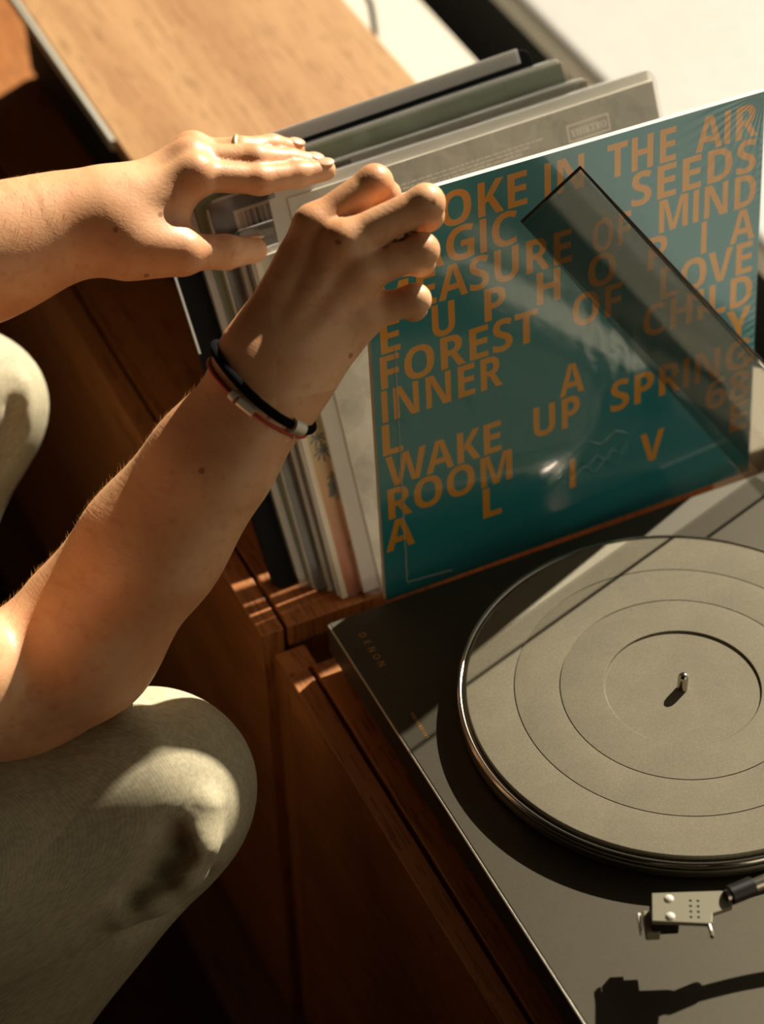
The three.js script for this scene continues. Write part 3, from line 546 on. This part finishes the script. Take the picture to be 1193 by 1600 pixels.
function cutSide(x, y, z, c, d, el) { const s = (x - c.x) * d.x + (y - c.y) * d.y + (z - c.z) * d.z; const r = Math.hypot(x - el.x, y - el.y, z - el.z); return r < 0.42 && nearArm(x, y, z, c, d) ? -s : -1; }
function nearArm(x, y, z, c, d) { const px = x - c.x, py = y - c.y, pz = z - c.z, t = px * d.x + py * d.y + pz * d.z; return t < 0.03 && Math.hypot(px - d.x * Math.max(t, 0), py - d.y * Math.max(t, 0), pz - d.z * Math.max(t, 0)) < (t < 0 ? 0.09 - t * 1.4 : 0.09); }
const gB = skin(restF, V(-0.5, -0.25, 0.2), V(0.3, 0.8, 0.8), 0.011);
const skinT = tex(512, 512, (u, v) => { const b = fbm(u * 10, v * 10, 61, 4), f = fbm(u * 60, v * 60, 67, 3); const mole = hash(Math.floor(u * 40), Math.floor(v * 40), 71) > 0.988 && Math.hypot((u * 40) % 1 - 0.5, (v * 40) % 1 - 0.5) < 0.22 ? 1 : 0; let c = mix3([218, 168, 124], [202, 142, 98], Math.max(0, Math.min(1, (b - 0.3) * 1.6))); c = mix3(c, [190, 126, 86], Math.max(0, (f - 0.55)) * 1.2); if (mole) c = mix3(c, [120, 70, 44], 0.6); return c; });
const skinB = tex(512, 512, (u, v) => 255 * (0.55 * fbm(u * 70, v * 110, 81, 2) + 0.45 * fbm(u * 200, v * 200, 83, 2)), false);
skinT.repeat.set(3, 3); skinB.repeat.set(6, 6);
const skinM = phy({ map: skinT, bumpMap: skinB, bumpScale: 0.00016, roughness: 0.48, sheen: 0.25, sheenRoughness: 0.5, sheenColor: new THREE.Color(0xffc890) });
for (const g of [gR, gL, gB]) { const p = g.attributes.position, uv = new Float32Array(p.count * 2); for (let i = 0; i < p.count; i++) { const q = V(p.getX(i), p.getY(i), p.getZ(i)); const dq = q.clone().sub(rWrist); uv[2 * i] = dq.dot(right) + 0.35 * dq.dot(fwd); uv[2 * i + 1] = dq.dot(up) - 0.25 * dq.dot(fwd); } g.setAttribute('uv', new THREE.BufferAttribute(uv, 2)); }
const person = thing('person', 'person seated before the sideboard in khaki trousers, both hands flipping through the records', 'person', V(-0.09, FLOOR, 0.5));
const pOff = person.position.clone().negate(), PT = (g) => g.translate(pOff.x, pOff.y, pOff.z);
part('body', PT(mergeGeometries([gR, gL, gB])), skinM, person);
// nails of the left hand
const nailM = phy({ color: 0xd9a888, roughness: 0.28, clearcoat: 0.4 });
for (const [c, r, bk] of [[lFing[0], 0.0052, lBack], [lFing[1], 0.0052, lBack], [lFing[2], 0.005, lBack], [lThumb, 0.0066, up]]) {
  const d = c[3].clone().sub(c[2]).normalize(), n = bk.clone().addScaledVector(d, -bk.dot(d)).normalize(), s = n.clone().cross(d), tip = lerp(c[2], c[3], 0.98).addScaledVector(n, (r === 0.0066 ? 0.0088 : 0.0068));
  const g = new THREE.SphereGeometry(1, 24, 16).scale(r, 0.0016, r * 1.25); g.applyMatrix4(new THREE.Matrix4().makeBasis(s, n, d).setPosition(tip)); part('nail', PT(g), nailM, person);
}
// fair hairs on the forearms, too many to count
{
  const spots = [];
  for (const [g, f, cap, dens] of [[gR, rightF, 2400, 1], [gL, leftF, 700, 1]]) {
    const p = g.attributes.position, n = g.attributes.normal, ax = g === gR ? rWrist.clone().sub(rElbow).normalize() : lWrist.clone().sub(lElbow).normalize(), el = g === gR ? rElbow : lElbow, w = g === gR ? rWrist : lWrist, len = w.distanceTo(el);
    let k = 0, tries = 0;
    while (k < cap && tries++ < cap * 30) {
      const i = Math.floor(rnd() * p.count), q = V(p.getX(i), p.getY(i), p.getZ(i)), m = V(n.getX(i), n.getY(i), n.getZ(i)), t = q.clone().sub(el).dot(ax) / len;
      if (t < -0.1 || t > 0.93) continue;
      const face = m.dot(g === gR ? up.clone().multiplyScalar(0.75).addScaledVector(right, -0.5).addScaledVector(towardsEye, 0.3).normalize() : up.clone().multiplyScalar(0.85).addScaledVector(towardsEye, 0.3).normalize());
      if (face < 0.15 + 0.5 * rnd()) continue;
      const dir = ax.clone().multiplyScalar(0.8).addScaledVector(m, 0.25 + 0.25 * rnd()).addScaledVector(up, -0.3 + 0.4 * (rnd() - 0.5)).addScaledVector(right, 0.5 * (rnd() - 0.5)).normalize();
      spots.push([q, dir, 0.003 + 0.004 * rnd()]); k++;
    }
  }
  const hg = new THREE.ConeGeometry(0.00008, 1, 4, 2).translate(0, 0.5, 0);
  const hm = new THREE.InstancedMesh(hg, std({ color: 0xe0b070, roughness: 0.35 }), spots.length); hm.name = 'arm_hair'; hm.userData.kind = 'stuff';
  spots.forEach(([q, d, l], i) => hm.setMatrixAt(i, new THREE.Matrix4().compose(q.clone().add(pOff), new THREE.Quaternion().setFromUnitVectors(V(0, 1, 0), d), V(1, l, 1))));
  person.add(hm);
}
// trousers
const rKnee = at(230, 1240, 1.645), rHip = V(0.02, -0.07, 0.6), lKnee = at(-62, 640, 1.845), lHip = V(-0.2, -0.06, 0.6);
const rFoot = V(0.10, FLOOR + 0.09, 0.6), lFoot = V(-0.3, FLOOR + 0.09, 0.46);
const legs = [bone(rKnee, rHip, 0.065, 0.098), bone(rKnee, lerp(rKnee, rFoot, 0.4), 0.063, 0.066), bone(lerp(rKnee, rFoot, 0.4), rFoot, 0.066, 0.056), bone(lKnee, lHip, 0.058, 0.09), bone(lKnee, lerp(lKnee, lFoot, 0.4), 0.056, 0.062), bone(lerp(lKnee, lFoot, 0.4), lFoot, 0.062, 0.055), bone(rHip, lHip, 0.125, 0.125)];
const legR = blend(legs.slice(0, 3), 0.035), legL = blend(legs.slice(3, 6), 0.035);
const baseT = (x, y, z) => smin(smin(legR(x, y, z), legL(x, y, z), 0.02), dBone(legs[6], x, y, z), 0.06);
const folds = [], grooves = [];
function crease(list, pts, r, inset) { const q = pts.map(([x, y]) => meet(baseT, x, y)).filter(Boolean).map((p) => p.addScaledVector(towardsEye, -inset)); for (let i = 0; i + 1 < q.length; i++) list.push(bone(q[i], q[i + 1], r[i], r[i + 1])); }
crease(folds, [[322, 1262], [308, 1318], [288, 1358], [240, 1400], [195, 1432]], [0.006, 0.014, 0.015, 0.013, 0.006], 0.001);
crease(folds, [[368, 1330], [338, 1375], [300, 1412]], [0.005, 0.011, 0.005], 0.002);
crease(folds, [[180, 1085], [200, 1120], [240, 1160]], [0.004, 0.008, 0.002], 0.004);
crease(grooves, [[266, 1300], [270, 1328], [246, 1362], [205, 1398]], [0.006, 0.010, 0.008, 0.003], 0.0);
crease(grooves, [[318, 1385], [280, 1420], [215, 1455]], [0.006, 0.011, 0.006], 0.0);
crease(grooves, [[350, 1385], [335, 1400]], [0.008, 0.006], 0.0);
crease(folds, [[20, 520], [28, 600], [18, 690]], [0.004, 0.008, 0.003], 0.004);
crease(grooves, [[22, 640], [18, 680], [8, 720]], [0.005, 0.008, 0.004], 0.0);
const foldF = blend(folds, 0.006), grooveF = blend(grooves, 0.006);
const trousersF = (x, y, z) => {
  let d = smin(baseT(x, y, z), foldF(x, y, z), 0.016); d = smax(d, -grooveF(x, y, z), 0.016);
  return d + 0.0022 * Math.sin(y * 46 + 14 * z + 6 * x) * Math.sin(x * 33 + z * 21);
};
const khakiT = tex(512, 512, (u, v) => { const w = 0.5 + 0.5 * Math.sin((u + v) * 512 * 0.8), n = fbm(u * 90, v * 90, 101, 3), b = fbm(u * 6, v * 6, 103, 3); const k = 0.93 + 0.06 * w + (n - 0.5) * 0.2 + (b - 0.5) * 0.12; return [178, 168, 138].map((c) => Math.min(255, c * k)); });
khakiT.repeat.set(6, 6);
const khaki = std({ map: khakiT, roughness: 0.85 });
const gT = skin(trousersF, V(-0.46, FLOOR + 0.01, 0.03), V(0.3, 0.2, 0.8), 0.006);
{ const p = gT.attributes.position, uv = new Float32Array(p.count * 2); for (let i = 0; i < p.count; i++) { uv[2 * i] = p.getX(i) * 0.9 + p.getZ(i) * 0.5; uv[2 * i + 1] = p.getY(i) + p.getZ(i) * 0.6; } gT.setAttribute('uv', new THREE.BufferAttribute(uv, 2)); }
part('trousers', PT(gT), khaki, person, 'khaki trousers');
const shirt2 = (x, y, z) => { const t = torsoF(x, y, z), a = Math.min(dBone(sR, x, y, z), dBone(sL, x, y, z)); return Math.max(smin(t, a, 0.05) - 0.009, y - 0.43); };
const sR = bone(lerp(rElbow, rShoulder, 0.6), rShoulder, 0.053, 0.064), sL = bone(lerp(lElbow, lShoulder, 0.6), lShoulder, 0.053, 0.064);
const gS = skin(shirt2, V(-0.5, -0.16, 0.28), V(0.3, 0.5, 0.84), 0.011); gS.setAttribute('uv', new THREE.BufferAttribute(new Float32Array(gS.attributes.position.count * 2), 2));
part('shirt', PT(gS), std({ color: 0x2b2a28, roughness: 0.9 }), person, 'dark short sleeved shirt');
const hairF = (x, y, z) => Math.max(headCore(x, y, z) - 0.012, -((y - hd(0, 0.03, -0.06).y) * 0.82 + (z - hd(0, 0.03, -0.06).z) * 0.6));
const gH = skin(hairF, headC.clone().addScalar(-0.16), headC.clone().addScalar(0.17), 0.008); gH.setAttribute('uv', new THREE.BufferAttribute(new Float32Array(gH.attributes.position.count * 2), 2));
part('hair', PT(gH), std({ color: 0x3a2616, roughness: 0.7 }), person, 'short brown hair');
for (const f of [rFoot, lFoot]) {
  const sf = blend([bone(V(f.x, FLOOR + 0.045, f.z + 0.03), V(f.x, FLOOR + 0.04, f.z - 0.09), 0.042, 0.04), bone(V(f.x, FLOOR + 0.04, f.z - 0.09), V(f.x, FLOOR + 0.034, f.z - 0.17), 0.04, 0.032), bone(V(f.x, FLOOR + 0.05, f.z + 0.02), V(f.x, f.y + 0.02, f.z), 0.044, 0.042)], 0.03);
  const g = skin((x, y, z) => Math.max(sf(x, y, z), FLOOR - y + 0.0078), V(f.x - 0.08, FLOOR - 0.01, f.z - 0.23), V(f.x + 0.08, f.y + 0.08, f.z + 0.1), 0.006); g.setAttribute('uv', new THREE.BufferAttribute(new Float32Array(g.attributes.position.count * 2), 2));
  part('shoe', PT(g), std({ color: 0x3a1c12, roughness: 0.5 }), person, 'brown leather shoe');
}
// what the person sits on
{
  const s = thing('stool', 'round wooden stool under the seated person', 'stool', V(-0.09, FLOOR + 0.0075, 0.64));
  part('seat', new THREE.CylinderGeometry(0.17, 0.165, 0.03, 48).translate(0, 0.345, 0), M.teak, s);
  for (let k = 0; k < 4; k++) { const a = k * Math.PI / 2 + 0.78; part('leg', new THREE.CylinderGeometry(0.014, 0.012, 0.335, 16).rotateX(0.12).translate(0, 0.168, 0.12).rotateY(a), M.teak, s); }
}
// bracelets and ring: closed loops laid on the skin
function loop(f, c, axis, r, lift, squash = 1) {
  const u = towardsEye.clone().addScaledVector(axis, -towardsEye.dot(axis)).normalize(), v = axis.clone().cross(u), pts = [];
  for (let k = 0; k < 72; k++) { const a = k / 72 * Math.PI * 2, d = u.clone().multiplyScalar(Math.cos(a)).addScaledVector(v, Math.sin(a)); let t = 0.002; while (t < 0.07 && f(c.x + d.x * t, c.y + d.y * t, c.z + d.z * t) < 0) t += 0.0004; pts.push(c.clone().addScaledVector(d, t + lift)); }
  return new THREE.CatmullRomCurve3(pts, true);
}
{
  const ax = rWrist.clone().sub(rE1).normalize(), silver = std({ color: 0xd8d1be, roughness: 0.4, metalness: 0.5 });
  const c1 = rWrist.clone().addScaledVector(ax, 0.001), c2 = rWrist.clone().addScaledVector(ax, -0.0068);
  const k1 = loop(rightF, c1, ax.clone().addScaledVector(rSide, 0.10).normalize(), 0, 0.0012), k2 = loop(rightF, c2, ax.clone().addScaledVector(rSide, 0.04).normalize(), 0, 0.0010);
  const b = thing('bracelet', 'wide black cord bracelet with a silver end on the right wrist', 'bracelet', c1);
  const BT = (g) => g.translate(-c1.x, -c1.y, -c1.z);
  part('cord', BT(new THREE.TubeGeometry(k1, 160, 0.0030, 12, true)), phy({ color: 0x08090b, roughness: 1, specularIntensity: 0.2 }), b);
  const find = (k, px, py) => { let best = 0, bd = 1e9; for (let t = 0; t < 1; t += 0.004) { const p = k.getPointAt(t), q = p.clone().sub(EYE), z = q.dot(fwd), X = 596.5 + FPX * q.dot(right) / z, Y = 800 - FPX * q.dot(up) / z; const e = Math.hypot(X - px, Y - py) + (p.clone().sub(rWrist).dot(towardsEye) < -0.002 ? 200 : 0); if (e < bd) { bd = e; best = t; } } return best; };
  const sleeveOn = (k, t, len, r) => { const p = k.getPointAt(t), d = k.getTangentAt(t); const g = new THREE.CylinderGeometry(r, r, len, 20); g.applyQuaternion(new THREE.Quaternion().setFromUnitVectors(V(0, 1, 0), d)).translate(p.x, p.y, p.z); return g; };
  const t1 = find(k1, 470, 652);
  part('clasp', BT(sleeveOn(k1, t1, 0.0105, 0.0048)), silver, b, 'silver end clasp');
  const links = []; for (let k = 0; k < 6; k++) { const p = k1.getPointAt((t1 + 1.0) % 1).addScaledVector(ax, -0.006 - k * 0.0022).addScaledVector(rSide, 0.001 - k * 0.0012).addScaledVector(towardsEye, -0.002); const g = new THREE.TorusGeometry(0.0018, 0.0005, 8, 16).rotateY(k % 2 * 1.57).rotateX(0.6 * k).translate(p.x, p.y, p.z); links.push(BT(g)); }
  part('chain', links, silver, b, 'short silver chain');
  const b2 = thing('bracelet', 'thin red cord bracelet with a silver tube clasp, below the black one', 'bracelet', c2);
  const B2 = (g) => g.translate(-c2.x, -c2.y, -c2.z);
  part('cord', B2(new THREE.TubeGeometry(k2, 160, 0.0014, 10, true)), std({ color: 0xa63a20, roughness: 0.6 }), b2);
  const t2 = find(k2, 404, 612);
  part('clasp', [B2(sleeveOn(k2, t2, 0.0125, 0.0032)), B2(sleeveOn(k2, (t2 + 0.955) % 1, 0.005, 0.0034))], silver, b2, 'silver tube clasp');
  // ring on the left hand
  const f = lFing[2], rc = lerp(f[0], f[1], 0.93), rd = f[1].clone().sub(f[0]).normalize();
  const kr = loop((x, y, z) => dBone(bone(f[0], f[1], 0.0102, 0.0098), x, y, z), rc, rd, 0, 0.0004), g = new THREE.TubeGeometry(kr, 90, 0.0018, 10, true).translate(-rc.x, -rc.y, -rc.z);
  const ring = part('ring', g, std({ color: 0xe2cda0, roughness: 0.35, metalness: 0.55 }), scene); ring.position.copy(rc);
  tag(ring, 'pale gold ring on a finger of the left hand', 'ring');
}
scene.traverse((o) => { if (o.isMesh) o.castShadow = o.receiveShadow = true; });
renderer.render(scene, camera);
